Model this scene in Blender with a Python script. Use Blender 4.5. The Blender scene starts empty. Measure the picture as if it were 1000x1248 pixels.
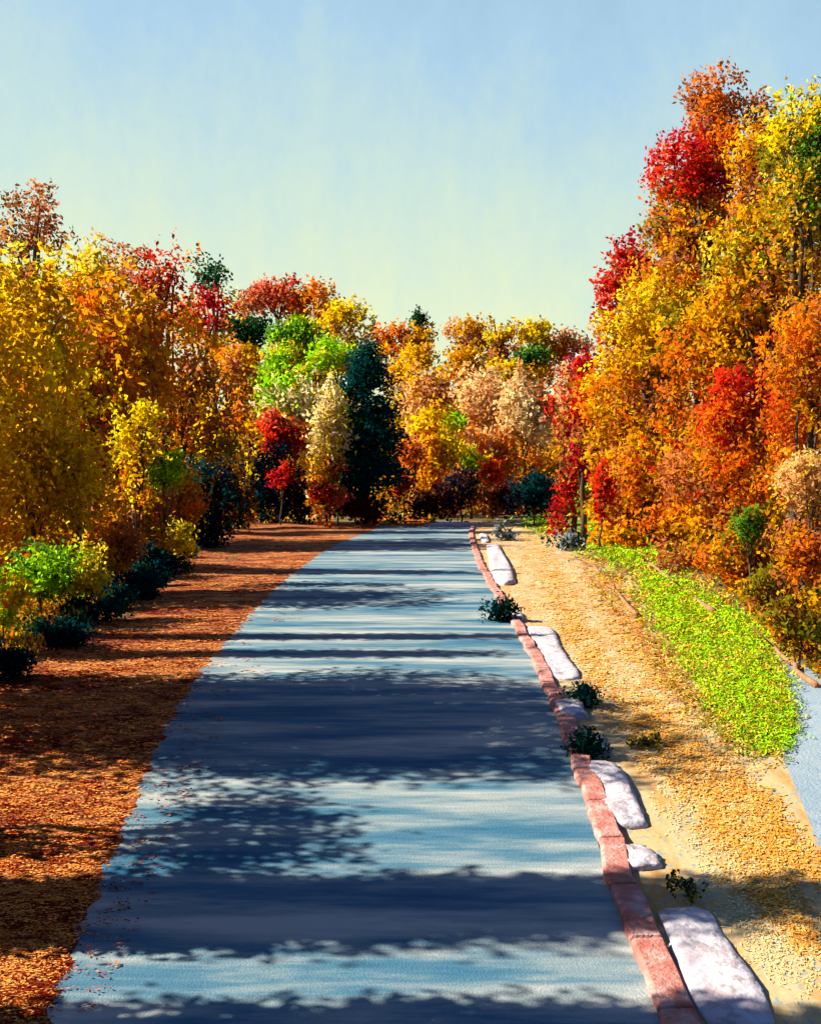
import bpy, math
import numpy as np
from mathutils import Vector, Matrix

C = bpy.context.scene.collection
scene = bpy.context.scene

# ---------------------------------------------------------------- camera, world, sun, exposure
CAMZ = 3.75
FPX = 1338.0                       # focal length in photograph pixels (1000 x 1248)
PITCH = math.atan((624 - 580) / FPX)
cam_d = bpy.data.cameras.new('camera')
cam = bpy.data.objects.new('camera', cam_d); C.objects.link(cam)
cam_d.sensor_fit = 'VERTICAL'; cam_d.sensor_height = 24.0; cam_d.lens = 24.0 * FPX / 1248
cam_d.clip_start = 0.1; cam_d.clip_end = 3000
cam.location = (0, 0, CAMZ)
cam.rotation_euler = (math.pi / 2 - PITCH, 0, 0)
scene.camera = cam

SUN_EL = math.radians(36)
TE_ = math.tan(SUN_EL)
sl = bpy.data.lights.new('sun', 'SUN'); sl.energy = 5.0; sl.angle = math.radians(0.5); sl.color = (1.0, 0.93, 0.80)
sun = bpy.data.objects.new('sun', sl); C.objects.link(sun)
sdir = Vector((math.cos(SUN_EL), 0.0, -math.sin(SUN_EL)))       # travels from the left to the right
sun.rotation_euler = sdir.to_track_quat('-Z', 'Y').to_euler()
sun.location = (-30, 20, 30)

world = bpy.data.worlds.new('World'); scene.world = world; world.use_nodes = True
nt = world.node_tree; nt.nodes.clear()
def N(t, **k):
    n = nt.nodes.new(t)
    for a, b in k.items(): setattr(n, a, b)
    return n
out = N('ShaderNodeOutputWorld'); bg = N('ShaderNodeBackground'); bg.inputs['Strength'].default_value = 0.050
sky = N('ShaderNodeTexSky', sky_type='NISHITA'); sky.sun_disc = False
sky.sun_elevation = SUN_EL; sky.sun_rotation = math.radians(-90)
tc = N('ShaderNodeTexCoord'); sep = N('ShaderNodeSeparateXYZ'); nt.links.new(tc.outputs['Generated'], sep.inputs[0])
mp = N('ShaderNodeMapping'); mp.inputs['Scale'].default_value = (9, 9, 1.6)
nt.links.new(tc.outputs['Generated'], mp.inputs[0])
nz = N('ShaderNodeTexNoise'); nz.inputs['Scale'].default_value = 1.0; nz.inputs['Detail'].default_value = 8; nz.inputs['Roughness'].default_value = 0.6
nt.links.new(mp.outputs[0], nz.inputs['Vector'])
nf = N('ShaderNodeTexNoise'); nf.inputs['Scale'].default_value = 70; nf.inputs['Detail'].default_value = 5; nf.inputs['Roughness'].default_value = 0.7
mp2 = N('ShaderNodeMapping'); mp2.inputs['Scale'].default_value = (1, 1, 0.6)
nt.links.new(tc.outputs['Generated'], mp2.inputs[0]); nt.links.new(mp2.outputs[0], nf.inputs['Vector'])
def M_(op, a, b=None, c=None):
    n = N('ShaderNodeMath', operation=op)
    for i, v in enumerate((a, b, c)):
        if v is None: continue
        if isinstance(v, (int, float)): n.inputs[i].default_value = v
        else: nt.links.new(v, n.inputs[i])
    return n.outputs[0]
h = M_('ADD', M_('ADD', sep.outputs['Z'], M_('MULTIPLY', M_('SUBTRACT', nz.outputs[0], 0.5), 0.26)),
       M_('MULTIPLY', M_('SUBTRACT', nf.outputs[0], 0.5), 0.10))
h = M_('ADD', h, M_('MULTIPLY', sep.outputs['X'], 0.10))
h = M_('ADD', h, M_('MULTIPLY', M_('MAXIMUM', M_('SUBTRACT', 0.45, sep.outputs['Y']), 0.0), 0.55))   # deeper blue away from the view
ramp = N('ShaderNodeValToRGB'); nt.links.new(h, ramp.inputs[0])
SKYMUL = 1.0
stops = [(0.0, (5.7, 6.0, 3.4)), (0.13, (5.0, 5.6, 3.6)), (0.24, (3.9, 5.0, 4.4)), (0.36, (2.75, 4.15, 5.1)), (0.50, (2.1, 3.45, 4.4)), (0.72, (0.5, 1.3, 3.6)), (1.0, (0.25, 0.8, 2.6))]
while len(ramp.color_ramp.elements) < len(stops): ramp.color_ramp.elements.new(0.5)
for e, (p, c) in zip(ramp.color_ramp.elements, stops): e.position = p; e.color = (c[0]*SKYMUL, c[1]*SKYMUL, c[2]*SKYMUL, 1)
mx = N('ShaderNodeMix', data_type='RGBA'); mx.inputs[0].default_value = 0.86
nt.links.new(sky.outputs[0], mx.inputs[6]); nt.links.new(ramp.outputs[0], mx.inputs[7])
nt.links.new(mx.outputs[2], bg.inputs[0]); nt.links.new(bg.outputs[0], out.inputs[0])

vs = scene.view_settings
vs.view_transform = 'Standard'; vs.look = 'None'; vs.gamma = 1; vs.exposure = 1.75; vs.use_curve_mapping = False
scene.cycles.max_bounces = 10; scene.cycles.transmission_bounces = 6; scene.cycles.diffuse_bounces = 6
scene.cycles.use_denoising = True

# ---------------------------------------------------------------- helpers
rng = np.random.default_rng(7)
PY = [-40, 0, 4, 7.6, 12, 16, 23, 28, 36, 53, 75, 2000]
PZ = [-3.4, -0.85, -0.45, 0.0, 0.46, 0.75, 1.03, 1.14, 1.2, 1.16, 1.16, 1.16]
def smooth(t): t = np.clip(t, 0, 1); return t * t * (3 - 2 * t)
def zg(x, y):
    x = np.asarray(x, float); y = np.asarray(y, float)
    z = (np.interp(y - 1, PY, PZ) + np.interp(y, PY, PZ) + np.interp(y + 1, PY, PZ)) / 3
    ridge = 11.5 + 1.5 * np.sin(x * 0.045 + 1.0) + 2.2 * np.sin(x * 0.02 - 0.8) - 0.035 * x
    z = z + ridge * smooth((y - 78) / 75.0)
    z = z + 0.05 * np.sin(x * 1.3 + y * 0.5) * smooth((np.abs(x) - 4.5) / 2)
    z = z + 0.9 * smooth((x - 8) / 12) * smooth((y - 10) / 10) + 0.5 * smooth((-x - 9) / 8)
    return z
cp, sp_ = math.cos(PITCH), math.sin(PITCH)
def ray(px, py):
    u = (np.asarray(px, float) - 500) / FPX; v = (624 - np.asarray(py, float)) / FPX
    return u, cp + v * sp_, -sp_ + v * cp          # x, y, z  (y = depth-ish)
def at(px, py, D):
    u, y, z = ray(px, py); t = D / y
    return np.array([u * t, D, CAMZ + z * t])
def ground_pt(px, py):
    """ground point seen at a pixel (bisection along depth)"""
    px = np.asarray(px, float); py = np.asarray(py, float)
    u, y, z = ray(px, py)
    lo = np.full(px.shape, 2.0); hi = np.full(px.shape, 2.0); done = np.zeros(px.shape, bool)
    for d in np.concatenate([np.arange(3, 70, 0.5), np.arange(70, 300, 3)]):
        under = (CAMZ + z * d / y) < zg(u * d / y, d)
        new = under & ~done
        hi = np.where(new, d, hi); lo = np.where(new, d - (0.5 if d < 70 else 3), lo); done |= under
    hi = np.where(done, hi, 300.0); lo = np.where(done, lo, 299.0)
    for _ in range(18):
        m = (lo + hi) / 2
        under = (CAMZ + z * m / y) < zg(u * m / y, m)
        hi = np.where(under, m, hi); lo = np.where(under, lo, m)
    X = u * hi / y
    return np.stack([X, hi, zg(X, hi)], -1)

def lin(c):
    c = np.asarray(c, float) / 255.0
    return np.where(c <= 0.04045, c / 12.92, ((c + 0.055) / 1.055) ** 2.4)

def mat(name, rough=0.85):
    m = bpy.data.materials.new(name); m.use_nodes = True
    b = m.node_tree.nodes['Principled BSDF']; b.inputs['Roughness'].default_value = rough
    b.inputs['Specular IOR Level'].default_value = 0.12
    return m, m.node_tree, b
def noise_mat(name, cols, scale=4.0, stretch=(1, 1, 1), bump=0.3, rough=0.9, detail=8, bscale=40, lo=0.3, hi=0.7, speck=None):
    m, t, b = mat(name, rough)
    tc = t.nodes.new('ShaderNodeTexCoord'); mp = t.nodes.new('ShaderNodeMapping'); mp.inputs['Scale'].default_value = stretch
    t.links.new(tc.outputs['Object'], mp.inputs[0])
    n = t.nodes.new('ShaderNodeTexNoise'); n.inputs['Scale'].default_value = scale; n.inputs['Detail'].default_value = detail
    n.inputs['Roughness'].default_value = 0.65
    t.links.new(mp.outputs[0], n.inputs['Vector'])
    r = t.nodes.new('ShaderNodeValToRGB'); t.links.new(n.outputs[0], r.inputs[0])
    while len(r.color_ramp.elements) < len(cols): r.color_ramp.elements.new(0.5)
    for i, (e, c) in enumerate(zip(r.color_ramp.elements, cols)):
        e.position = lo + (hi - lo) * i / max(1, len(cols) - 1); e.color = (*c, 1)
    last = r.outputs[0]
    n2 = t.nodes.new('ShaderNodeTexNoise'); n2.inputs['Scale'].default_value = bscale; n2.inputs['Detail'].default_value = 6
    t.links.new(tc.outputs['Object'], n2.inputs['Vector'])
    if speck:
        r2 = t.nodes.new('ShaderNodeValToRGB'); t.links.new(n2.outputs[0], r2.inputs[0])
        r2.color_ramp.elements[0].position = 0.56; r2.color_ramp.elements[1].position = 0.62
        r2.color_ramp.elements[0].color = (0, 0, 0, 1); r2.color_ramp.elements[1].color = (1, 1, 1, 1)
        mm = t.nodes.new('ShaderNodeMix'); mm.data_type = 'RGBA'
        t.links.new(r2.outputs[0], mm.inputs[0]); t.links.new(last, mm.inputs[6]); mm.inputs[7].default_value = (*speck, 1)
        last = mm.outputs[2]
    t.links.new(last, b.inputs['Base Color'])
    bp = t.nodes.new('ShaderNodeBump'); bp.inputs['Strength'].default_value = bump; bp.inputs['Distance'].default_value = 0.03
    t.links.new(n2.outputs[0], bp.inputs['Height']); t.links.new(bp.outputs[0], b.inputs['Normal'])
    return m

def leaf_mat(name, trans=0.45, mul=1.0, soft=0.0):
    m = bpy.data.materials.new(name); m.use_nodes = True; t = m.node_tree; t.nodes.clear()
    o = t.nodes.new('ShaderNodeOutputMaterial'); a = t.nodes.new('ShaderNodeAttribute'); a.attribute_name = 'leaf_colour'
    mu = t.nodes.new('ShaderNodeMix'); mu.data_type = 'RGBA'; mu.blend_type = 'MULTIPLY'; mu.inputs[0].default_value = 1
    mu.inputs[7].default_value = (mul, mul, mul, 1); t.links.new(a.outputs['Color'], mu.inputs[6])
    d = t.nodes.new('ShaderNodeBsdfDiffuse'); tr = t.nodes.new('ShaderNodeBsdfTranslucent'); mx = t.nodes.new('ShaderNodeMixShader')
    mx.inputs[0].default_value = trans
    if soft:
        g = t.nodes.new('ShaderNodeNewGeometry'); an = t.nodes.new('ShaderNodeAttribute'); an.attribute_name = 'mass_normal'
        bf = t.nodes.new('ShaderNodeMath'); bf.operation = 'MULTIPLY_ADD'; bf.inputs[1].default_value = -2; bf.inputs[2].default_value = 1   # front +1, back -1
        t.links.new(g.outputs['Backfacing'], bf.inputs[0])
        vm = t.nodes.new('ShaderNodeMix'); vm.data_type = 'VECTOR'; vm.inputs[0].default_value = soft
        t.links.new(g.outputs['Normal'], vm.inputs[4]); t.links.new(an.outputs['Vector'], vm.inputs[5])
        t.links.new(vm.outputs[1], d.inputs['Normal'])
    for s in (d, tr): t.links.new(mu.outputs[2], s.inputs['Color'])
    t.links.new(d.outputs[0], mx.inputs[1]); t.links.new(tr.outputs[0], mx.inputs[2]); t.links.new(mx.outputs[0], o.inputs[0])
    return m

def link(name, me, m=None, parent=None):
    o = bpy.data.objects.new(name, me); C.objects.link(o)
    if m: me.materials.append(m)
    if parent is not None: o.parent = parent
    return o
def mesh(name, v, f, smooth_=False):
    me = bpy.data.meshes.new(name); me.from_pydata([tuple(map(float, p)) for p in v], [], [tuple(map(int, q)) for q in f]); me.update()
    if smooth_: me.polygons.foreach_set('use_smooth', [True] * len(me.polygons))
    return me
def tag(o, label=None, cat=None, group=None, kind=None):
    if label: o['label'] = label
    if cat: o['category'] = cat
    if group: o['group'] = group
    if kind: o['kind'] = kind
    return o
def quads_mesh(name, P, col, mn=None):
    """P (n,4,3) quads, col (n,3)"""
    n = len(P)
    me = bpy.data.meshes.new(name)
    me.vertices.add(n * 4); me.vertices.foreach_set('co', P.reshape(-1).astype(np.float32))
    me.loops.add(n * 4); me.loops.foreach_set('vertex_index', np.arange(n * 4, dtype=np.int32))
    me.polygons.add(n); me.polygons.foreach_set('loop_start', np.arange(n, dtype=np.int32) * 4)
    me.update(calc_edges=True)
    at_ = me.attributes.new('leaf_colour', 'FLOAT_COLOR', 'FACE')
    c4 = np.ones((n, 4), np.float32); c4[:, :3] = col
    at_.data.foreach_set('color', c4.reshape(-1))
    if mn is not None:
        an = me.attributes.new('mass_normal', 'FLOAT_VECTOR', 'FACE'); an.data.foreach_set('vector', mn.astype(np.float32).reshape(-1))
    return me
def unit(v): return v / np.maximum(np.linalg.norm(v, axis=-1, keepdims=True), 1e-9)
def leaf_quads(pos, nrm, ax, L, W, r):
    n = len(pos)
    ax = unit(ax - nrm * (ax * nrm).sum(-1, keepdims=True)); bx = np.cross(nrm, ax)
    L = (L * (0.65 + 0.7 * r.random(n)))[:, None]; W = (W * (0.65 + 0.7 * r.random(n)))[:, None]
    sk = (r.random((n, 1)) - 0.5) * 0.5
    return np.stack([pos - ax * L * .5, pos + bx * W * .5 + ax * L * sk, pos + ax * L * .5, pos - bx * W * .5 + ax * L * (sk * .6)], 1)

PAL = dict(Y=(240, 205, 12), A=(222, 158, 14), O=(226, 118, 18), R=(212, 48, 22), K=(178, 24, 36), B=(120, 72, 22), L=(128, 122, 22),
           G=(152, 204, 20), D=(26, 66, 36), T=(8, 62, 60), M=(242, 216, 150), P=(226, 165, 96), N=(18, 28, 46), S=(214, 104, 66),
           X=(86, 24, 22), U=(186, 108, 58), E=(86, 136, 36), V=(150, 90, 120), F=(216, 190, 40))

LEAF = leaf_mat('leaf', 0.58, 0.84, 0.6)
BLADE = leaf_mat('blade', 0.12, 0.78)
LEAFG = leaf_mat('low_leaf', 0.4, 0.7)
BARK = noise_mat('bark', [(0.035, 0.022, 0.014), (0.10, 0.065, 0.04)], scale=6, stretch=(3, 3, .6), bump=0.8)

def crown_mesh(name, c, R, pal, seed, D, dens=1.0, shape='round', px=6.0, out=0.55, puff=0.46, groundclip=True, skirt=0.0, skpal='AOAL'):
    r = np.random.default_rng(seed)
    c = np.array(c, float); R = np.array(R, float)
    ps = D / FPX
    area = math.pi * (R[0] / ps) * (R[2] / ps)
    L = max(px * 1.08 * ps, 0.045); W = L * 0.6
    nl = int(area / ((L / ps) * (W / ps) * 0.6) * 6.2 * dens); nl = max(160, min(nl, 60000))
    per = 9; ns = nl // per
    k = int(np.clip(area / 420, 7, 46))
    if shape == 'cone':
        hh = r.random(k * 2) ** 0.75
        th = r.random(k * 2) * 2 * math.pi
        rad = (1 - hh) ** 0.7 * 0.72 + 0.10
        pc = np.stack([np.cos(th) * rad * 0.7, np.sin(th) * rad * 0.7, hh * 2 - 1], 1)
        pr = np.stack([0.22 + 0.40 * (1 - hh)] * 2 + [0.09 + 0.05 * r.random(k * 2)], 1)
        k = k * 2
    else:
        pc = unit(r.normal(size=(k, 3))) * (r.random((k, 1)) ** 0.45) * 0.74
        s = puff * (0.65 + 0.6 * r.random((k, 1)))
        pr = np.repeat(s, 3, 1)
        if shape == 'block': pc = r.uniform(-0.72, 0.72, (k, 3))
        if shape == 'wisp':
            pr = pr * 0.55; pr[:, 2] *= 1.0
    nsk = 0
    if skirt > 0.3:                                        # low boughs reaching down towards the ground
        ks = int(np.clip(k * 0.5 * skirt, 3, 22))
        q = np.stack([r.uniform(-.75, .75, ks), r.uniform(-.7, .7, ks), -0.5 - skirt * r.random(ks)], 1)
        nsk = ks; pc = np.concatenate([pc, q]); pr = np.concatenate([pr, np.repeat(0.34 + 0.16 * r.random((ks, 1)), 3, 1)]); k += ks
        ns = int(ns * (1 + 0.42 * min(skirt, 1.6)))
    # neighbouring puffs share a hue
    hues = [PAL[ch] for ch in pal]
    seeds_ = unit(r.normal(size=(max(3, len(pal)), 3))) * 0.6
    order = np.array([np.argmin(((pc[i] - seeds_) ** 2).sum(1)) for i in range(k)])
    pidx = np.where(r.random(k) < 0.6, order % len(pal), r.integers(0, len(pal), k))
    hues = hues + [PAL[ch_] for ch_ in skpal]
    if nsk: pidx[-nsk:] = len(pal) + r.integers(0, len(skpal), nsk)
    w = pr.prod(1) ** 0.66; w /= w.sum()
    pi = r.choice(k, ns, p=w)
    u = unit(r.normal(size=(ns, 3)))
    rr = 0.45 + 0.55 * np.sqrt(r.random((ns, 1)))
    sc = (pc[pi] + u * pr[pi] * rr)                       # unit-sphere space
    flow = unit(np.stack([np.sin(seed + sc[:, 1] * 3 + sc[:, 2] * 2), np.cos(seed * 2 + sc[:, 0] * 3), 0.9 + 0.6 * np.sin(sc[:, 0] * 4 + seed)], 1))
    outw = unit(sc + 1e-3)
    sd = unit(flow + 0.8 * r.normal(size=(ns, 3)) * 0.8)
    if shape == 'cone':
        sd = unit(np.stack([outw[:, 0], outw[:, 1], np.full(ns, -0.25)], 1) + 0.25 * r.normal(size=(ns, 3)))
    hue = pidx[pi].copy()
    ch = r.random(ns) < 0.12; hue[ch] = r.integers(0, len(pal), ch.sum())
    colS = np.array([lin(hues[i]) for i in range(len(hues))])[hue]
    colS = colS * (0.86 + 0.28 * r.random((ns, 1)))
    base = sc * R + c
    t = (np.arange(per) - (per - 1) / 2) / per
    pos = base[:, None, :] + sd[:, None, :] * t[None, :, None] * L * 4.5 + r.normal(size=(ns, per, 3)) * L * 0.38
    nrm = unit(out * (0.6 * u + 0.6 * outw)[:, None, :] + (1 - out) * 1.5 * r.normal(size=(ns, per, 3)))
    ax = sd[:, None, :] + 0.55 * r.normal(size=(ns, per, 3))
    col = np.repeat(colS[:, None, :], per, 1) * (0.93 + 0.14 * r.random((ns, per, 1)))
    mn = np.repeat(unit(0.7 * u + 0.5 * outw + np.array([0, -0.25, 0.15]))[:, None, :], per, 1).reshape(-1, 3)
    pos = pos.reshape(-1, 3); nrm = nrm.reshape(-1, 3); ax = ax.reshape(-1, 3); col = col.reshape(-1, 3)
    if groundclip:
        k2 = pos[:, 2] > zg(pos[:, 0], pos[:, 1]) + 0.02
        pos, nrm, ax, col, mn = pos[k2], nrm[k2], ax[k2], col[k2], mn[k2]
    Q = leaf_quads(pos, nrm, ax, L, W, r)
    return Q, col, pc * R + c, mn

def tube(pts, rad, sides=8):
    pts = np.array(pts, float); v = []; f = []
    n = len(pts)
    for i in range(n):
        d = unit(pts[min(i + 1, n - 1)] - pts[max(i - 1, 0)])
        a = np.cross(d, (0.31, 0.95, 0.1)); a = unit(a); b = np.cross(d, a)
        for s in range(sides):
            q = 2 * math.pi * s / sides
            v.append(pts[i] + (a * math.cos(q) + b * math.sin(q)) * rad[i])
    for i in range(n - 1):
        for s in range(sides):
            f.append((i * sides + s, i * sides + (s + 1) % sides, (i + 1) * sides + (s + 1) % sides, (i + 1) * sides + s))
    f.append(tuple(range(sides))[::-1]); f.append(tuple((n - 1) * sides + s for s in range(sides)))
    return v, f
def trunk_mesh(name, base, c, R, ends, seed, thick, straight=False):
    r = np.random.default_rng(seed + 99); V = []; F = []
    def add(p, q):
        v, f = tube(p, q); o = len(V); V.extend(v); F.extend([tuple(i + o for i in g) for g in f])
    base = np.array(base, float); c = np.array(c, float)
    top = c + np.array([0, 0, R[2] * (0.85 if straight else 0.35)])
    n = 8; pts = []
    for i in range(n):
        t = i / (n - 1); p = base * (1 - t) + top * t
        if 0 < i and not straight: p = p + r.normal(size=3) * np.array([.06, .06, .02]) * np.linalg.norm(top - base) * 0.25
        pts.append(p)
    pts[0] = base - np.array([0, 0, 0.12])
    rad = [thick * (1.25 if i == 0 else (1 - 0.8 * i / (n - 1))) for i in range(n)]
    add(pts, rad)
    for e in ends:
        j = int(r.integers(2, n - 2)); s = pts[j]
        if straight: e = np.array([e[0], e[1], s[2] - 0.05 * R[2]]) ; 
        if e[2] < s[2] and not straight: s = pts[1 if e[2] < pts[1][2] else 2]
        mid = (s + e) / 2 + np.array([0, 0, 0.08 * np.linalg.norm(e - s)]) + r.normal(size=3) * 0.03 * np.linalg.norm(e - s)
        add([s, mid, e], [thick * 0.42, thick * 0.26, thick * 0.08])
    return mesh(name, V, F, True)

THIN = {'trees on the left bank': 0.5, 'thickets under the bank trees': 0.7}
def plant(kind, cat, label, px, py, rx, ry, D, pal, dens=1.0, shape='round', group=None, depth_r=None, pxs=6.0, base_px=None, world=None, thick=None, seed=None, out=0.5, puff=0.46, skirt=True):
    """a tree or shrub: crown centred on pixel (px,py) with pixel radii at distance D, standing on the ground"""
    ps = D / FPX; dens = dens * THIN.get(group, 1.0)
    if world is None:
        c = at(px, py, D); R = np.array([rx * ps, (depth_r or min(rx, ry) * ps * 0.95), ry * ps])
    else:
        c = np.array(world[0], float); R = np.array(world[1], float)
    sd = seed if seed is not None else (abs(hash_(label)) % 100000)
    bx = c[0] if base_px is None else at(base_px, py, D)[0]
    base = np.array([bx, c[1], float(zg(bx, c[1]))])
    if c[2] - R[2] * 0.2 < base[2]: c[2] = base[2] + R[2] * 0.2
    root = bpy.data.objects.new(kind, None); C.objects.link(root); root.location = base
    root.empty_display_size = 0.3
    tag(root, label, cat, group)
    gap = (c[2] - R[2] - base[2]) / R[2]
    sk = min(gap + 0.6, 2.4) if (skirt and gap > -0.35 and shape == 'round' and kind.endswith('tree') and kind != 'conifer') else 0
    Q, col, pcs, mn = crown_mesh('crown', c, R, pal, sd, D, dens, shape, pxs, out, puff, True, sk, 'KRU' if kind == 'crimson_tree' else 'AOAU' if c[0] > 4 else 'AYAO')
    Q = Q - base
    link('crown', quads_mesh('crown', Q, col, mn), LEAF, root)
    r = np.random.default_rng(sd + 5)
    m = 6 if R[2] < 1 else 9
    ends = pcs[r.choice(len(pcs), min(m, len(pcs)), replace=False)]
    ends = [e if e[2] > base[2] + 0.1 else np.array([e[0], e[1], base[2] + 0.15]) for e in ends]
    th = thick or max(0.018, 0.016 * (c[2] + R[2] - base[2]))
    me = trunk_mesh('trunk', base, c, R, ends, sd, th, shape == 'cone')
    me.transform(Matrix.Translation(-Vector(base)))
    link('trunk' if 'shrub' not in kind and 'bush' not in kind and 'tuft' not in kind and 'weed' not in kind else 'stem', me, BARK, root)
    return root
def hash_(s):
    h = 5381
    for ch in s: h = (h * 33 + ord(ch)) & 0x7fffffff
    return h

# ---------------------------------------------------------------- the ground, road, verges
def sheet(name, xl, xr, ys, dz, m, nx=14, kind='structure'):
    V = []; F = []
    for j, y in enumerate(ys):
        a, b = xl(y), xr(y)
        for i in range(nx + 1):
            x = a + (b - a) * i / nx; V.append((x, y, float(zg(x, y)) + dz))
    for j in range(len(ys) - 1):
        for i in range(nx):
            k = j * (nx + 1) + i; F.append((k, k + 1, k + nx + 2, k + nx + 1))
    o = link(name, mesh(name, V, F, True), m); tag(o, kind=kind); return o
def edge(pts):
    g = ground_pt([p[0] for p in pts], [p[1] for p in pts])
    o = np.argsort(g[:, 1]); gx, gy = g[o, 0], g[o, 1]
    def fn(y):
        if y < gy[0]: s = (gx[1] - gx[0]) / (gy[1] - gy[0]); return float(gx[0] + (y - gy[0]) * s)
        return float(np.interp(y, gy, gx))
    return fn
ROAD_L = edge([(60, 1248), (88, 1160), (130, 1060), (162, 985), (190, 915), (212, 870), (248, 815), (300, 755), (350, 705), (395, 672), (425, 657), (450, 648), (462, 643)])
ROAD_R = edge([(806, 1248), (776, 1160), (742, 1080), (716, 985), (696, 925), (668, 850), (632, 775), (600, 722), (582, 690), (574, 665), (572, 655), (572, 648), (574, 643)])
ROAD_L0 = ROAD_L
ROAD_L = lambda y: ROAD_L0(y) + 0.035 * math.sin(y * 6.3) + 0.03 * math.sin(y * 17.1 + 1)
VERGE_L = lambda y: float(np.interp(y, [0, 8, 15, 20, 28, 50, 80], [-5.6, -5.6, -6.0, -6.7, -7.2, -8.7, -10.5]))
ys_n = list(np.arange(2, 30, 0.1)) + list(np.arange(30, 62.1, 0.5))
gx = np.concatenate([np.linspace(-900, -40, 14), np.linspace(-36, 36, 97), np.linspace(40, 900, 14)])
gy = np.concatenate([np.linspace(-60, 0, 8), np.linspace(1, 60, 119), np.linspace(62, 170, 50), np.linspace(190, 1500, 14)])
XX, YY = np.meshgrid(gx, gy); ZZ = zg(XX, YY)
V = np.stack([XX, YY, ZZ], -1).reshape(-1, 3); nxg = len(gx)
F = [(j * nxg + i, j * nxg + i + 1, (j + 1) * nxg + i + 1, (j + 1) * nxg + i) for j in range(len(gy) - 1) for i in range(nxg - 1)]
GROUND = noise_mat('earth', [(0.04, 0.03, 0.015), (0.12, 0.07, 0.02), (0.08, 0.07, 0.02), (0.15, 0.08, 0.03)], scale=0.8, bump=0.5, bscale=9)
tag(link('ground', mesh('ground', V, F, True), GROUND), kind='structure')
# road: asphalt; crosswise navy and pale streaks paint in branch shadow and sunlight
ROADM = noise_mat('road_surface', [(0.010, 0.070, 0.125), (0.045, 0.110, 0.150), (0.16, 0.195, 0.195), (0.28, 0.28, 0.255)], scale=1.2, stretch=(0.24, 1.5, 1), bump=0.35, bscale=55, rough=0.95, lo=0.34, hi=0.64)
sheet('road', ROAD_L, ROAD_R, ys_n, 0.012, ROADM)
LITTER = noise_mat('leaf_mould', [(0.06, 0.010, 0.004), (0.12, 0.022, 0.007), (0.26, 0.08, 0.02), (0.38, 0.17, 0.05)], scale=1.3, stretch=(0.5, 2.2, 1), bump=0.7, bscale=25, lo=0.32, hi=0.66)  # maroon to orange cross bands put shade and sun into the litter colour
sheet('left_verge', VERGE_L, ROAD_L, ys_n, 0.006, LITTER)
KERB_W = lambda y: float(np.interp(y, [0, 8, 14, 20, 60], [0.24, 0.24, 0.20, 0.17, 0.18]))
KOUT = lambda y: ROAD_R(y) + KERB_W(y)
STRAW_R = edge([(1060, 1248), (1030, 1120), (985, 1000), (955, 930), (930, 870), (860, 790), (790, 720), (730, 675), (690, 652), (665, 642)])
STRAW = noise_mat('straw_ground', [(0.36, 0.27, 0.14), (0.37, 0.25, 0.11), (0.36, 0.17, 0.04), (0.38, 0.29, 0.16)], scale=1.1, stretch=(1.8, 0.4, 1), bump=0.3, bscale=14, lo=.35, hi=.62, speck=(0.20, 0.21, 0.18))
sheet('right_verge', KOUT, STRAW_R, ys_n, 0.006, STRAW)
PATHM = noise_mat('path_gravel', [(0.13, 0.18, 0.22), (0.17, 0.22, 0.25), (0.21, 0.24, 0.25)], scale=3, bump=0.5, bscale=30)
sheet('path', STRAW_R, lambda y: STRAW_R(y) + 1.6, list(np.arange(2, 19, 0.25)), 0.006, PATHM)

# brick-red kerb, a real step
KERBM = noise_mat('kerb_brick', [(0.26, 0.07, 0.05), (0.34, 0.13, 0.10), (0.40, 0.28, 0.25)], scale=5, bump=0.8, bscale=30)
V = []; F = []
ks_ = sorted([(y, 0.0) for y in np.arange(2, 62, 0.3)] + [(q + e_, d_) for q in np.arange(2.13, 60, 0.9) for e_, d_ in ((-.02, 0), (0, .05), (.02, 0))])
for y, dip in ks_:
    a, b = ROAD_R(y) - 0.02, KOUT(y); j = 0.012 * math.sin(y * 5.1) + 0.01 * math.sin(y * 13.7) + 0.012 * math.sin(int((y - .13) / .9) * 4.7)
    z = float(zg(a, y)) - dip + 0.008 * math.sin(int((y - .13) / .9) * 2.9)
    V += [(a + j, y, z - 0.1), (a + j, y, z + 0.055), (a + 0.03 + j, y, z + 0.075), (b - 0.02 + j, y, z + 0.08), (b + j, y, z + 0.06), (b + j, y, z - 0.1)]
for k in range(len(ks_) - 1):
    for s in range(5): q = k * 6 + s; F.append((q, q + 1, q + 7, q + 6))
tag(link('kerb', mesh('kerb', V, F), KERBM), kind='structure')

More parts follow.
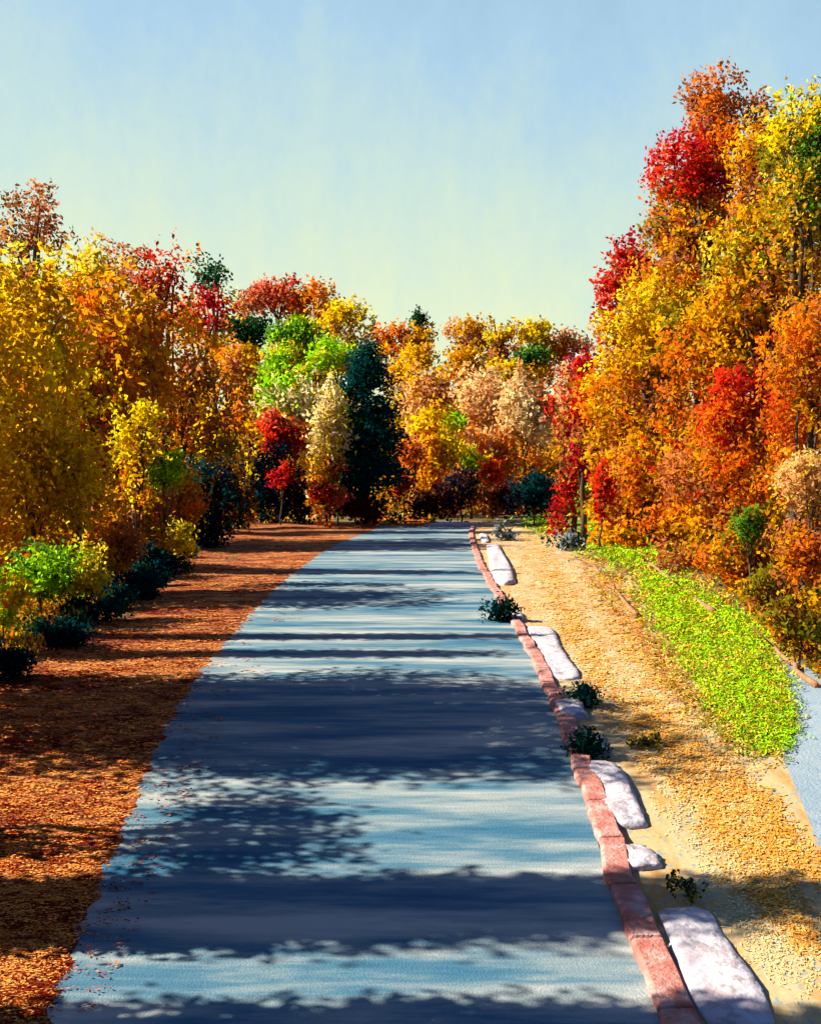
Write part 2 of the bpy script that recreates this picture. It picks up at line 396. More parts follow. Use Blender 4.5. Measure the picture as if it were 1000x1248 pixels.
# ---------------------------------------------------------------- pale kerb stones
STONE = noise_mat('pale_stone', [(0.24, 0.17, 0.17), (0.37, 0.33, 0.345), (0.43, 0.40, 0.41)], scale=2.5, stretch=(1, 1, 1), bump=1.0, bscale=9, speck=(0.26, 0.22, 0.22))
def kerb_stone(label, p0, p1, w, hgt, seed):
    r = np.random.default_rng(seed)
    a, b = ground_pt([p0[0], p1[0]], [p0[1], p1[1]])
    d = b - a; Ls = np.linalg.norm(d); d /= Ls; s = np.array([d[1], -d[0], 0]); mid = (a + b) / 2
    root = None
    nx, ny, nz_ = 12, 7, 4; V = []; idx = {}; F = []
    ph = r.random(6) * 6
    def put(i, j, k):
        if (i, j, k) in idx: return idx[(i, j, k)]
        u, v, t = i / nx * 2 - 1, j / ny * 2 - 1, k / nz_
        uu = u * (1 - 0.06 * v * v - 0.03 * (t > .9)); vv = v * (1 - 0.10 * u ** 4 - 0.06 * (t > .9)) * (1 + 0.10 * math.sin(u * 3 + ph[0]))
        zz = t * hgt * (1 - 0.12 * u ** 6 - 0.12 * v ** 6 + 0.10 * math.sin(u * 4 + ph[1]) * math.cos(v * 3 + ph[2])) - 0.04
        q = d * uu * Ls / 2 + s * vv * w / 2 + r.normal(size=3) * 0.006
        p = np.array([q[0], q[1], q[2] + zz]); idx[(i, j, k)] = len(V); V.append(p); return idx[(i, j, k)]
    for i in range(nx):
        for j in range(ny): F.append((put(i, j, nz_), put(i + 1, j, nz_), put(i + 1, j + 1, nz_), put(i, j + 1, nz_)))
    for k in range(nz_):
        for i in range(nx):
            F.append((put(i, 0, k), put(i + 1, 0, k), put(i + 1, 0, k + 1), put(i, 0, k + 1)))
            F.append((put(i + 1, ny, k), put(i, ny, k), put(i, ny, k + 1), put(i + 1, ny, k + 1)))
        for j in range(ny):
            F.append((put(0, j + 1, k), put(0, j, k), put(0, j, k + 1), put(0, j + 1, k + 1)))
            F.append((put(nx, j, k), put(nx, j + 1, k), put(nx, j + 1, k + 1), put(nx, j, k + 1)))
    o = link('kerb_stone', mesh('kerb_stone', V, F, True), STONE); o.location = mid
    tag(o, label, 'stone', 'pale stones along the kerb'); return o
kerb_stone('long pale slab nearest the viewer, running off the bottom edge behind the red kerb', (905, 1255), (830, 1110), 0.50, 0.10, 1)
kerb_stone('small squat pale block on the red kerb between the two big pale slabs', (788, 1062), (764, 1036), 0.36, 0.11, 2)
kerb_stone('upright oval pale slab just beyond the broad dark shadow on the road', (768, 1012), (728, 932), 0.42, 0.12, 3)
kerb_stone('tiny white stone lying between two dark green weed tufts by the kerb', (700, 878), (690, 860), 0.36, 0.15, 4)
kerb_stone('pale pinkish slab beside the bright mid-distance patch of road', (690, 830), (656, 766), 0.46, 0.11, 5)
kerb_stone('far white slab beyond the dark weeds where the kerb narrows', (616, 714), (600, 666), 0.55, 0.17, 6)
kerb_stone('squat white stone on the kerb right before the dark teal weed tuft', (628, 758), (618, 744), 0.40, 0.12, 8)
kerb_stone('smallest white stone at the far end of the kerb row', (592, 662), (588, 652), 0.34, 0.13, 9)
kerb_stone('white stone between the dark green weeds and the upright oval slab', (728, 922), (716, 898), 0.32, 0.11, 10)
kerb_stone('flat white slab lying crosswise at the far end of the road', (518, 642), (578, 641), 0.9, 0.22, 7)

# ---------------------------------------------------------------- ground cover (stuff)
def in_poly(p, poly):
    x, y = p[:, 0], p[:, 1]; ins = np.zeros(len(p), bool); n = len(poly)
    for i in range(n):
        (x1, y1), (x2, y2) = poly[i], poly[(i + 1) % n]
        c = ((y1 > y) != (y2 > y)) & (x < (x2 - x1) * (y - y1) / (y2 - y1 + 1e-12) + x1); ins ^= c
    return ins
def field(name, label, cat, polys, n, pal, wgt=None, px=5.0, lay=0.8, flow=(1, 0, 0), seed=1, per=6, maxD=75, lift=0.02, up=0.0, edge_j=7, coh=0.5, wr=0.5):
    """leaves or short blades lying on the ground: clumped by hue in streaks"""
    r = np.random.default_rng(seed); Qs = []; Cs = []
    pals = np.array([lin(PAL[c]) for c in pal]); nh = len(pal)
    area = [abs(sum(p[i][0] * p[(i + 1) % len(p)][1] - p[(i + 1) % len(p)][0] * p[i][1] for i in range(len(p)))) / 2 for p in polys]
    for poly, ar in zip(polys, area):
        m = int(n * ar / sum(area)); xs = [q[0] for q in poly]; ysl = [q[1] for q in poly]
        P = np.stack([r.uniform(min(xs), max(xs), m * 4), r.uniform(min(ysl), max(ysl), m * 4)], 1)
        P = P[in_poly(P, poly)][:m] + 0
        P = P + r.normal(size=P.shape) * edge_j
        g = ground_pt(P[:, 0], P[:, 1]); g = g[(g[:, 1] < maxD)]
        D = g[:, 1]; L = np.clip(px * D / FPX, 0.03, 0.9)
        fl = np.array(flow, float); fl /= np.linalg.norm(fl)
        f1 = np.sin(g[:, 1] * 2.1 / (1 + 3 * abs(fl[1])) + 3 * np.sin(g[:, 0] * .9)) + np.sin(g[:, 0] * 3.1 / (1 + 3 * abs(fl[0])) + seed) + r.normal(size=len(g)) * 0.8
        h_ = np.clip(((f1 + 2.2) / 4.4 * nh).astype(int), 0, nh - 1)
        h_ = np.where(r.random(len(g)) < coh, h_, r.integers(0, nh, len(g)))
        colS = pals[h_] * (0.8 + 0.4 * r.random((len(g), 1)))
        sd = unit(fl + 0.35 * r.normal(size=(len(g), 3)) * np.array([1, 1, .15]) + np.array([0, 0, up]))
        t = (np.arange(per) - (per - 1) / 2) / per
        pos = g[:, None, :] + sd[:, None, :] * t[None, :, None] * (L * 3.2)[:, None, None] + r.normal(size=(len(g), per, 3)) * (L * 0.35)[:, None, None] * np.array([1, 1, .2])
        z = zg(pos[..., 0], pos[..., 1]); pos[..., 2] = np.maximum(z + lift, pos[..., 2] + lift) + r.random(z.shape) * (0.03 if lay < 0.95 else 0.012)
        nr = unit(np.array([0, 0, lay * 2]) + r.normal(size=pos.shape) * (1 - lay) * 1.6)
        ax = sd[:, None, :] + 0.5 * r.normal(size=pos.shape)
        Ld = np.repeat(L[:, None], per, 1).reshape(-1)
        Qs.append(leaf_quads(pos.reshape(-1, 3), nr.reshape(-1, 3), ax.reshape(-1, 3), Ld, Ld * wr, r))
        Cs.append((np.repeat(colS[:, None, :], per, 1) * (0.85 + 0.3 * r.random((len(g), per, 1)))).reshape(-1, 3))
    o = link(name, quads_mesh(name, np.concatenate(Qs), np.concatenate(Cs)), BLADE if name != 'undergrowth' else LEAFG)
    tag(o, label, cat, kind='stuff'); return o
PAL.update(q=(104, 22, 10), w=(150, 50, 16), e=(214, 116, 40), r=(236, 160, 76), s=(236, 200, 130), t=(232, 182, 92), y=(228, 150, 52), z=(215, 110, 36), o=(226, 205, 150), g=(150, 165, 165))
field('fallen_leaves', 'rust and orange fallen leaves carpeting the left roadside', 'leaf litter',
      [[(272, 652), (420, 652), (350, 705), (300, 755), (246, 830), (190, 915), (160, 985), (128, 1060), (88, 1160), (60, 1250), (-20, 1250), (-20, 855), (60, 800), (150, 735)]],
      7500, 'qqqerrwq', wr=0.4, px=5.5, seed=3, flow=(1, 0, 0), edge_j=2, lay=0.96, lift=0.006, coh=0.85)  # hue streaks: maroon stands for shade, orange for the sunlit bands
field('dry_grass', 'pale straw coloured dry grass between kerb and lawn', 'grass',
      [[(600, 655), (640, 655), (740, 735), (800, 800), (870, 900), (930, 1000), (985, 1120), (1000, 1200), (940, 1200), (850, 1060), (770, 920), (700, 830), (640, 745), (608, 690)]],
      1700, 'osooso', wr=0.2, px=8, seed=4, flow=(0.35, 1, 0), lay=0.97, up=0.0, lift=0.004)
field('orange_grass', 'orange and golden streaks of dry grass down the right verge', 'grass',
      [[(740, 835), (800, 856), (880, 925), (950, 990), (1000, 1060), (960, 1078), (885, 1035), (850, 980), (790, 920)],
       [(640, 655), (668, 665), (704, 740), (750, 840), (728, 842), (686, 770), (652, 700)],
       [(712, 700), (738, 705), (805, 790), (856, 862), (832, 868), (765, 800)],
       [(880, 1060), (960, 1090), (1000, 1150), (985, 1165), (930, 1110)]],
      2900, 'ytyty', wr=0.26, px=9, seed=5, flow=(0.45, 1, 0), lay=0.97, up=0.0, edge_j=9, lift=0.006)
field('green_grass', 'bright lime green grass strip at the foot of the right trees', 'grass',
      [[(716, 626), (760, 636), (835, 664), (830, 684), (780, 690), (740, 684), (716, 668)], [(775, 700), (830, 705), (880, 742), (925, 765), (950, 825), (968, 880), (958, 918), (895, 905), (850, 830), (800, 760)],
       [(640, 628), (690, 628), (690, 645), (645, 648)]],
      6500, 'GGLGGFGGLG', wr=0.22, px=8, seed=6, flow=(0.5, 1, 0), lay=0.7, up=0.15, edge_j=8)
field('ochre_grass', 'ochre and olive grass around the lime green patches', 'grass',
      [[(700, 640), (716, 668), (780, 695), (850, 690), (955, 785), (962, 850), (950, 925), (900, 925), (830, 860), (760, 760), (700, 690)]],
      2600, 'LALUtL', wr=0.24, px=8, seed=16, flow=(0.5, 1, 0), lay=0.75, up=0.1, edge_j=8)
field('brown_leaves', 'brown and orange leaves on the ground at the far end of the road', 'leaf litter',
      [[(440, 630), (525, 630), (530, 641), (445, 641)]], 500, 'zyz', px=5, seed=8, edge_j=1)

# ---------------------------------------------------------------- fallen logs and weeds on the right verge
def log(label, a, b, r0, seed):
    r = np.random.default_rng(seed); A, B = ground_pt([a[0], b[0]], [a[1], b[1]])
    n = 9; P = [A * (1 - i / (n - 1)) + B * i / (n - 1) + np.array([0, 0, r0 * .8]) + r.normal(size=3) * r0 * .35 * np.array([1, 1, .3]) for i in range(n)]
    mid = A
    V, F = tube([p - mid for p in P], [r0 * (1 - .5 * i / (n - 1)) for i in range(n)], 10)
    V = list(V)
    for k in (3, 5, 6):
        s = P[k] - mid; e = s + np.array([r.normal() * .25, r.normal() * .3, .25 + .2 * r.random()])
        v, f = tube([s, (s + e) / 2 + r.normal(size=3) * .02, e], [r0 * .35, r0 * .25, r0 * .1], 7); o_ = len(V); V += list(v); F += [tuple(i + o_ for i in g) for g in f]
    o = link('fallen_branch', mesh('fallen_branch', V, F, True), LOGM); o.location = mid
    tag(o, label, 'branch', 'fallen branches on the right verge')
LOGM = noise_mat('log_bark', [(0.16, 0.07, 0.03), (0.34, 0.17, 0.08)], scale=6, bump=1, bscale=30)
log('reddish brown bare branch lying along the straw, nearest the far kerb', (775, 752), (722, 690), 0.055, 1)
log('dark brown branch lying along the upper edge of the lime grass', (868, 748), (790, 688), 0.07, 2)
log('brown branch under the olive shrubs at the right edge, nearest the viewer', (990, 838), (930, 780), 0.05, 3)

def weed(label, px, py, rx, ry, pal='TDT', dens=1.0):
    g = ground_pt([px], [py + ry * 0.8])[0]
    plant('weed_tuft', 'weeds', label, px, py, rx, ry, float(g[1]), pal, dens=dens, pxs=5, group='dark weed tufts by the kerb', depth_r=0.25)
weed('dark teal weed tuft on the kerb between the far slab and the pinkish slab', 606, 742, 24, 20)
weed('dark green weeds just behind the tiny white stone', 706, 848, 28, 16)
weed('dark green weeds just in front of the tiny white stone', 716, 906, 34, 20)
weed('low thin green weeds trailing out over the straw beside the broad road shadow', 790, 904, 34, 9, 'DLT', 0.5)
weed('sparse dark weeds in the straw right of the squat pale block', 838, 1082, 34, 14, 'DLg', 0.45)
weed('dark weeds among the far grass beyond the end of the kerb', 690, 662, 28, 12, 'TDg', 0.8)
weed('small grey green weeds at the far end beside the white crosswise slab', 615, 652, 20, 9, 'gDg', 0.8)

exec_plants = None
# ---------------------------------------------------------------- trees and shrubs
SH = 'shrub'; TR = 'tree'
HILL = 'trees along the far hilltop'; LB = 'trees on the left bank'; RB = 'trees on the right bank'; LS = 'shrubs along the left verge'; MID = 'shrubs where the road ends'; RS = 'shrubs on the right bank'
P = plant
# --- far hill, back to front
hill = [
 ('salmon red round tree standing highest on the far hilltop', 338, 352, 34, 28, 138, 'SSR'),
 ('orange tree on the hilltop just right of the salmon red one', 388, 366, 34, 26, 136, 'OPA'),
 ('dusky pink tree at the left end of the hilltop row', 298, 372, 24, 22, 134, 'SPU'),
 ('golden tree on the hilltop above the dark conifer', 432, 392, 40, 20, 132, 'YAY'),
 ('bright orange tree on the hilltop right of the dark conifer', 490, 408, 36, 20, 130, 'OAO'),
 ('pale orange tree on the hilltop, left of the bright yellow one', 572, 404, 40, 18, 138, 'PAP'),
 ('brightest yellow tree on the far hilltop', 650, 404, 32, 20, 136, 'YYF'),
 ('small yellow tree between two pale orange ones on the hilltop', 612, 408, 22, 15, 133, 'YAF'),
 ('peach tree on the hilltop beside the crimson tree', 696, 418, 26, 18, 138, 'PSU'),
]
for lb, px, py, rx, ry, D, pal in hill: P('hilltop_tree', TR, lb, px, py, rx, ry, D, pal, group=HILL, pxs=5)
P('pine_tree', TR, 'small dark green pine poking above the hilltop, right of the tall conifer', 510, 398, 20, 16, 140, 'DTD', group=HILL, shape='cone', pxs=4, dens=.8)
P('pine_tree', TR, 'dark green round-headed tree on the slope under the bright yellow hilltop tree', 640, 436, 30, 18, 118, 'DTE', group=HILL, pxs=4)
P('hilltop_tree', TR, 'dark green tree below the dusky pink hilltop tree', 300, 408, 36, 24, 122, 'DED', group=HILL, pxs=5)
P('hilltop_tree', TR, 'wide lime green tree high on the slope left of the conifer', 368, 412, 48, 24, 118, 'GGE', group=HILL, pxs=5)
P('hilltop_tree', TR, 'yellow-green tree on the slope directly beneath the wide lime one', 335, 448, 50, 30, 108, 'GLF', group=HILL, pxs=5)
P('hilltop_tree', TR, 'lime and cream tree tucked against the left side of the conifer top', 412, 440, 38, 34, 104, 'GGFM', group=HILL, pxs=5)
P('hilltop_tree', TR, 'yellow tree cresting the peach bank just right of the conifer', 508, 434, 38, 20, 100, 'YAY', group=HILL, pxs=5)
P('hilltop_tree', TR, 'golden tree in the middle of the yellow crest over the peach bank', 570, 444, 42, 20, 98, 'YAF', group=HILL, pxs=5)
P('hilltop_tree', TR, 'yellow tree at the right end of the crest over the peach bank', 626, 458, 40, 22, 96, 'YAO', group=HILL, pxs=5)
# --- peach bank
P('bank_tree', TR, 'brownish peach tree against the right side of the conifer', 530, 490, 44, 48, 88, 'PUAP', pxs=6, group='peach trees behind the road end')
P('bank_tree', TR, 'large pale peach tree in the middle of the bank behind the road end', 592, 500, 50, 54, 84, 'PMPU', pxs=6, group='peach trees behind the road end')
P('bank_tree', TR, 'cream and peach tree just left of the crimson tree', 640, 512, 40, 56, 80, 'MPPU', pxs=6, group='peach trees behind the road end')
P('bank_tree', TR, 'orange tree with yellow streaks low beside the conifer', 528, 545, 40, 46, 69, 'OAYU', pxs=6, group='peach trees behind the road end')
P('bank_tree', TR, 'rusty orange tree low in the middle behind the road end', 598, 562, 46, 42, 74, 'OUPO', pxs=6, group='peach trees behind the road end')
P('lime_shrub', SH, 'small round lime shrub glowing in the peach bank', 550, 512, 15, 15, 73, 'G', pxs=5, group=MID, thick=.08)
P('lime_shrub', SH, 'small leaning lime shrub above the red leaves at the road end', 574, 562, 14, 20, 66, 'GGY', pxs=5, group=MID)
P('red_shrub', SH, 'bright red shrub right of the leaning lime shrub', 600, 575, 22, 16, 66, 'RRO', pxs=5, group=MID)
P('red_shrub', SH, 'small red shrub at the right foot of the conifer', 492, 592, 12, 16, 60, 'RRK', pxs=5, group=MID)
P('orange_shrub', SH, 'bright orange shrub halfway up the right side of the conifer', 505, 556, 20, 22, 63, 'OSO', pxs=5, group=MID)
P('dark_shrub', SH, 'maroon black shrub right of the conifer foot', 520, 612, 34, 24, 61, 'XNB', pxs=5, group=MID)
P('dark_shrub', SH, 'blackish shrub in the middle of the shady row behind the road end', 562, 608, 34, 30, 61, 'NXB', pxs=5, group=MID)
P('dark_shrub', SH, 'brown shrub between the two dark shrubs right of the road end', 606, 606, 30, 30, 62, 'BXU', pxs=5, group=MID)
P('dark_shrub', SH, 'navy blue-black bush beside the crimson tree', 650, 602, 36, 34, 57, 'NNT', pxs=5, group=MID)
# --- chartreuse, reds and dark bushes left of the conifer
P('pale_tree', TR, 'cream and chartreuse tree with long pale sprays left of the conifer', 358, 490, 56, 44, 72, 'MFMG', pxs=7, group='pale trees beside the conifer', dens=1)
P('pale_tree', TR, 'narrow cream tree hugging the lower left side of the conifer', 398, 528, 24, 68, 56, 'MFFM', pxs=6, group='pale trees beside the conifer')
P('red_shrub', SH, 'large vivid red bush left of the narrow cream tree', 340, 530, 36, 32, 61, 'RKRS', pxs=5.5, group=MID)
P('red_shrub', SH, 'red bush low in the dark thicket under the vivid red one', 342, 580, 24, 14, 57, 'RKR', pxs=5, group=MID, dens=.8)
P('red_shrub', SH, 'small scarlet sprig overlapping the foot of the conifer', 410, 566, 22, 8, 56, 'RR', pxs=5, group=MID)
P('red_shrub', SH, 'rusty red shrub at the conifer foot above the orange verge', 402, 604, 28, 15, 55, 'SRX', pxs=5, group=MID)
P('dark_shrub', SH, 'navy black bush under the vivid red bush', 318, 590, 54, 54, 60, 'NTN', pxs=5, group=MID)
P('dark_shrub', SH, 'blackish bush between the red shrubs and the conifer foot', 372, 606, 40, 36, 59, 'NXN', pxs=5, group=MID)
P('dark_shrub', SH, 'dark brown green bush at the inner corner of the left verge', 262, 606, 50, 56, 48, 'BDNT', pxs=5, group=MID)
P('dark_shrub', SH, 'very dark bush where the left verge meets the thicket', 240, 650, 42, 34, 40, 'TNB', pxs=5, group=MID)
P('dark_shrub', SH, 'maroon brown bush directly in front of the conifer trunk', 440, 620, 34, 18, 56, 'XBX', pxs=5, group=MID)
P('conifer', TR, 'tall dark teal conifer where the road ends', 447, 530, 58, 104, 58, 'TTDT', dens=1.3, shape='cone', pxs=5)
# --- crimson trees on the right of the gap
P('crimson_tree', TR, 'narrow crimson tree at the left end of the right bank', 698, 494, 26, 62, 46, 'KVRP', pxs=6, group=RB)
P('crimson_tree', TR, 'bright red slim tree in front of the narrow crimson one', 712, 462, 18, 46, 44, 'RRK', pxs=6, group=RB)
P('red_shrub', SH, 'small red shrub at the left foot of the right bank', 732, 596, 14, 34, 38, 'ROR', pxs=6, group=RS)
P('lime_shrub', SH, 'small lime shrub beside the red shrub at the far right verge', 708, 606, 14, 16, 52, 'GE', pxs=5, group=RS)
P('crimson_tree', TR, 'dark red tree standing out against the sky halfway up the right bank', 770, 332, 44, 52, 46, 'KKRU', pxs=6, group=RB, base_px=800)
# --- right bank
P('autumn_tree', TR, 'tall thin tree with rusty top that rises highest on the right bank', 878, 140, 62, 70, 44, 'UOU', dens=0.55, shape='wisp', pxs=5.5, group=RB)
P('autumn_tree', TR, 'scarlet and orange tree just below the highest rusty treetop', 858, 212, 62, 62, 41, 'RROK', pxs=6, group=RB)
P('autumn_tree', TR, 'orange tree right of the scarlet one near the top of the right bank', 925, 190, 36, 66, 37, 'OUA', pxs=6, group=RB, dens=.9)
P('autumn_tree', TR, 'yellow topped green tree at the upper right edge', 980, 205, 62, 100, 28, 'YFLE', pxs=6, group=RB)
P('autumn_tree', TR, 'rusty orange tree against the sky below the scarlet one', 830, 280, 60, 66, 43, 'OUAL', pxs=6, group=RB)
P('autumn_tree', TR, 'olive gold tree in the upper middle of the right bank', 940, 320, 90, 72, 30, 'FALO', pxs=6.5, group=RB)
P('autumn_tree', TR, 'golden yellow tree lit fully by the sun below the dark red tree', 790, 412, 78, 66, 40, 'YAAF', pxs=6.5, group=RB)
P('autumn_tree', TR, 'amber tree in the middle of the right bank under the olive gold one', 880, 420, 80, 60, 31, 'AOAL', pxs=6.5, group=RB)
P('autumn_tree', TR, 'deep amber tree leaning over the crimson tree', 762, 486, 54, 66, 42, 'AYAO', pxs=6.5, group=RB)
P('autumn_tree', TR, 'bright orange tree on the right edge halfway down', 985, 430, 56, 74, 21, 'OOAU', pxs=6.5, group=RB)
P('autumn_tree', TR, 'fiery red tree in the heart of the right bank', 905, 500, 60, 56, 27, 'RROK', pxs=6.5, group=RB)
P('autumn_tree', TR, 'brownish amber tree under the deep amber one', 785, 575, 62, 58, 40, 'AOUA', pxs=6.5, group=RB)
P('autumn_tree', TR, 'orange tree with olive shade below the fiery red one', 868, 590, 72, 54, 30, 'OALU', pxs=6.5, group=RB)
P('peach_shrub', SH, 'cream and peach shrub jutting in at the right edge', 990, 588, 50, 46, 18.5, 'PMPF', pxs=6.5, group=RS, thick=.05)
P('olive_shrub', SH, 'dull green shrub under the fiery red tree', 915, 640, 24, 34, 23.5, 'ELE', pxs=6, group=RS)
P('amber_shrub', SH, 'wide amber shrub where the lime grass meets the right bank', 838, 634, 64, 26, 37, 'AOU', pxs=6.5, group=RS)
P('amber_shrub', SH, 'orange and olive shrub in the middle of the right bank foot', 905, 676, 66, 42, 24.5, 'AOLU', pxs=6.5, group=RS)
P('amber_shrub', SH, 'orange shrub at the right edge below the cream one', 985, 680, 50, 48, 18.5, 'OAOU', pxs=6.5, group=RS)
P('olive_shrub', SH, 'olive brown shrub lowest on the right bank, at the picture edge', 975, 760, 52, 44, 16.8, 'LABL', pxs=6.5, group=RS)
P('olive_shrub', SH, 'low olive shrub left of the lowest one on the right bank', 928, 722, 40, 28, 21, 'LALU', pxs=6, group=RS)

# --- left bank, back rows
P('autumn_tree', TR, 'thin rusty tree with bare twigs rising highest on the left bank', 40, 272, 62, 60, 44, 'UUB', dens=0.5, shape='wisp', pxs=5.5, group=LB)
P('autumn_tree', TR, 'brown and olive tree under the thin rusty one at the left edge', 25, 355, 70, 62, 42, 'ULEU', pxs=6, group=LB)
P('autumn_tree', TR, 'sunlit yellow tree with pointed top in the left bank', 100, 345, 48, 58, 40, 'YFYA', pxs=6, group=LB)
P('autumn_tree', TR, 'faded brown tree against the sky behind the pointed yellow one', 140, 322, 50, 34, 50, 'UPU', pxs=5, group=LB, dens=.7)
P('autumn_tree', TR, 'red orange tree against the sky in the left bank', 195, 345, 50, 52, 50, 'RSOR', pxs=6, group=LB)
P('pine_tree', TR, 'dark green tree poking above the red ones on the left bank', 262, 338, 26, 40, 66, 'DED', pxs=5, group=LB, dens=.7)
P('autumn_tree', TR, 'crimson edged tree below the dark green treetop', 240, 385, 44, 44, 58, 'RKSO', pxs=6, group=LB)
P('autumn_tree', TR, 'orange tree in the middle of the left bank below the red orange one', 160, 410, 56, 52, 42, 'OOAR', pxs=6.5, group=LB)
P('autumn_tree', TR, 'deep amber tree at the left edge with an orange flush', 35, 450, 70, 60, 38, 'YAOY', pxs=6.5, group=LB)
P('autumn_tree', TR, 'olive brown tree below the crimson edged one', 225, 460, 56, 54, 50, 'LUAO', pxs=6, group=LB)
P('autumn_tree', TR, 'orange tree leaning towards the cream and chartreuse tree', 278, 462, 36, 60, 54, 'OAUO', pxs=6, group=LB)
P('autumn_tree', TR, 'brown orange tree above the dark thicket', 262, 536, 46, 44, 50, 'OULU', pxs=6, group=LB)
# left bank, rows set where the road is shaded
P('autumn_tree', TR, 'golden tree in the middle of the left bank with ochre shade', 120, 480, 62, 60, 38, 'YAYA', pxs=6.5, group=LB)
P('autumn_tree', TR, 'lemon yellow tree bright against the amber left bank', 170, 525, 36, 38, 26.5, 'YYF', pxs=6, group=LB)
P('autumn_tree', TR, 'broad yellow tree at the left edge, tallest near the road', 40, 560, 76, 84, 24.2, 'YAYA', pxs=6.5, group=LB)
P('autumn_tree', TR, 'amber tree with brown hollows beside the broad yellow one', 98, 590, 54, 70, 24.6, 'YAYA', pxs=6.5, group=LB)
P('autumn_tree', TR, 'ochre tree low by the verge left of the lime leaf patch', 176, 632, 48, 56, 30, 'AUOL', pxs=6.5, group=LB)
P('lime_shrub', SH, 'lime green shrub at the inner end of the left bank', 200, 578, 26, 34, 30, 'GGL', pxs=6, group=LS)
P('yellow_shrub', SH, 'small lemon yellow shrub beside the dark thicket on the left verge', 204, 656, 32, 28, 31, 'YYF', pxs=6, group=LS)
P('orange_shrub', SH, 'orange shrub right of the lime one above the verge', 226, 610, 28, 34, 38, 'OULA', pxs=6, group=LS)
P('lime_shrub', SH, 'lime green shrub low at the left edge beside a yellow one', 48, 702, 60, 44, 20.5, 'GGEG', pxs=6, group=LS)
P('yellow_shrub', SH, 'yellow green shrub right of the lime one at the left verge', 98, 700, 30, 40, 21, 'FYGF', pxs=6, group=LS)
P('yellow_shrub', SH, 'bright yellow shrub cut by the left picture edge', 4, 738, 34, 36, 17.5, 'YYG', pxs=6, group=LS)
P('amber_shrub', SH, 'amber brown shrub between the yellow green shrub and the thicket', 140, 672, 30, 44, 24.5, 'UAOU', pxs=6, group=LS)
darks = [(14, 806, 50, 34, 16.0, 'lowest of the dark green shrubs edging the left verge, at the picture edge'),
         (66, 772, 46, 30, 18.4, 'dark green shrub edging the verge under the lime shrub'),
         (112, 744, 42, 26, 21, 'dark green shrub edging the verge under the yellow green shrub'),
         (156, 716, 40, 26, 24, 'dark green shrub edging the verge under the amber brown shrub'),
         (198, 690, 38, 26, 29, 'dark green shrub edging the verge under the small lemon yellow shrub')]
for px, py, rx, ry, D, lb in darks: P('dark_shrub', SH, lb, px, py, rx, ry, D, 'TDNT', pxs=5, group=LS)  # understorey shade is put into these near-black leaf hues

# --- trees standing left of the frame that shade the verge and the road (heights above the ground there)
def shade_tree(label, x, y, rx, ry, h0, h1, pal, dens=1.0, D=16, shape='block'):
    z = float(zg(x, y)); plant('autumn_tree', TR, label, 0, 0, 0, 0, D, pal, dens=dens, group='trees left of the view that shade the road',
                                world=((x, y, z + (h0 + h1) / 2), (rx, ry, (h1 - h0) / 2)), pxs=9, shape=shape)
shade_tree('large amber tree just outside the left edge casting the broad dark shadow on the road', -8.0, 14.0, 2.1, 2.3, 0.2, 7.6, 'AYO', 1.9)
shade_tree('amber tree outside the left edge with crown high over a bare trunk', -6.9, 10.5, 0.8, 1.15, 3.2, 4.7, 'AOY', 1.0)
shade_tree('small rust tree outside the left edge shading only the leafy verge', -6.0, 10.25, 0.7, 0.22, 0.1, 1.7, 'UOU', 1.2)
shade_tree('narrow orange tree outside the left edge shading the near road', -6.9, 8.95, 1.7, 0.55, 0.3, 7.2, 'OAU', 1.7)
shade_tree('yellow tree outside the left edge nearest the viewer', -6.4, 7.15, 1.8, 0.5, 0.3, 7.0, 'YAO', 1.6)
shade_tree('sparse lemon tree at the left edge letting streaks of sun through', -8.6, 17.9, 2.2, 0.22, 2.0, 7.0, 'YAY', 0.4)
shade_tree('sparse golden tree beside the lemon one at the left edge', -8.8, 19.4, 2.4, 0.16, 1.5, 7.4, 'AYA', 0.4)
shade_tree('tall amber tree on the left bank shading the middle of the road', -9.4, 24.1, 1.7, 1.6, 0.6, 7.6, 'YAA', 0.9, 24)
shade_tree('small ochre tree on the left bank throwing a thin shadow across the road', -10.4, 29.5, 1.7, 0.5, 0.6, 8.2, 'AYF', 1.0, 29)
shade_tree('tall ochre tree on the left bank shading the far road', -10.8, 39.5, 2.0, 2.2, 0.5, 9.6, 'AUO', 1.4, 39)

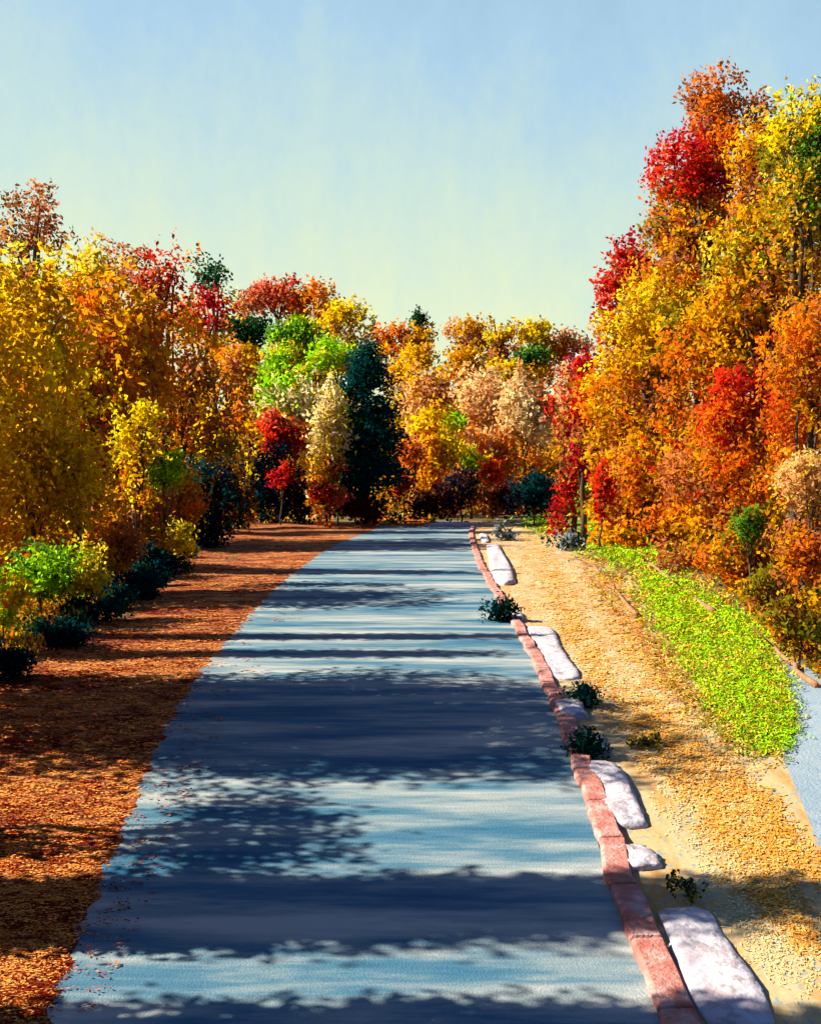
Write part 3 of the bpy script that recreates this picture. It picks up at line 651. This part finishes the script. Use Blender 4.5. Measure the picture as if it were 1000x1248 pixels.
# --- undergrowth filling the banks and the far hillside
darks = [(90, 762, 34, 20, 19.6, 'dark green shrub edging the verge between the lime and the yellow green shrubs'),
         (134, 732, 32, 20, 22.4, 'dark green shrub edging the verge between the yellow green and the amber brown shrubs'),
         (178, 704, 32, 20, 26.5, 'dark green shrub edging the verge left of the small lemon yellow shrub'),
         (222, 678, 32, 20, 33.5, 'dark green shrub edging the verge, last before the dark thicket')]
for px, py, rx, ry, D, lb in darks: P('dark_shrub', SH, lb, px, py, rx, ry, D, 'TDNT', pxs=5, group=LS)  # more of the verge row, its shade painted into the dark leaf colour
field('scattered_leaves', 'a few orange leaves blown onto the left side of the road', 'leaf litter',
      [[(250, 845), (340, 740), (360, 745), (290, 850), (240, 960), (170, 1130), (120, 1240), (70, 1240), (135, 1060), (195, 925)]], 260, 'qwe', px=6, seed=21, per=3, edge_j=5, lay=.9, lift=.016)
def thicket(kind, label, px, py, rx, ry, D, pal, dens=1.0): P(kind, SH, label, px, py, rx, ry, D, pal, pxs=6.5, dens=dens, group='thickets under the bank trees')
thicket('amber_thicket', 'amber thicket under the brown and olive tree at the left edge', 10, 660, 60, 70, 27, 'YAFA')
thicket('amber_thicket', 'ochre thicket low at the left edge behind the lime shrub', 30, 690, 60, 40, 23, 'AULA')
thicket('amber_thicket', 'orange brown thicket under the amber tree with brown hollows', 120, 650, 50, 50, 28, 'AUOB')
thicket('brown_thicket', 'brown thicket under the orange tree in the left bank', 190, 620, 50, 44, 42, 'UBAL')
thicket('brown_thicket', 'brown shrubs under the brown orange tree above the dark thicket', 250, 590, 46, 34, 54, 'BUL')
thicket('amber_thicket', 'amber thicket behind the foot of the deep amber tree', 775, 600, 50, 50, 45, 'AOUA')
thicket('amber_thicket', 'orange thicket behind the fiery red tree', 860, 560, 70, 60, 34, 'OAUR')
thicket('amber_thicket', 'golden thicket behind the olive gold tree', 930, 420, 80, 60, 33, 'FAOA')
thicket('amber_thicket', 'rust and amber thicket behind the orange tree on the right edge', 975, 540, 50, 70, 23, 'OUAR')
thicket('amber_thicket', 'orange thicket between the rusty tree and the golden yellow one', 830, 360, 60, 50, 43, 'OAUF')
field('undergrowth', 'low autumn undergrowth covering the banks and the hillside', 'undergrowth',
      [[(-20, 590), (-20, 840), (95, 762), (195, 698), (270, 640), (440, 626), (650, 626), (760, 630), (860, 690), (945, 780), (1020, 850), (1020, 590), (700, 430), (300, 400)]],
      22000, 'UALAOBF', px=8, seed=11, flow=(0.2, 0.3, 1), lay=0.15, up=0.6, edge_j=4, maxD=200, lift=0.1)
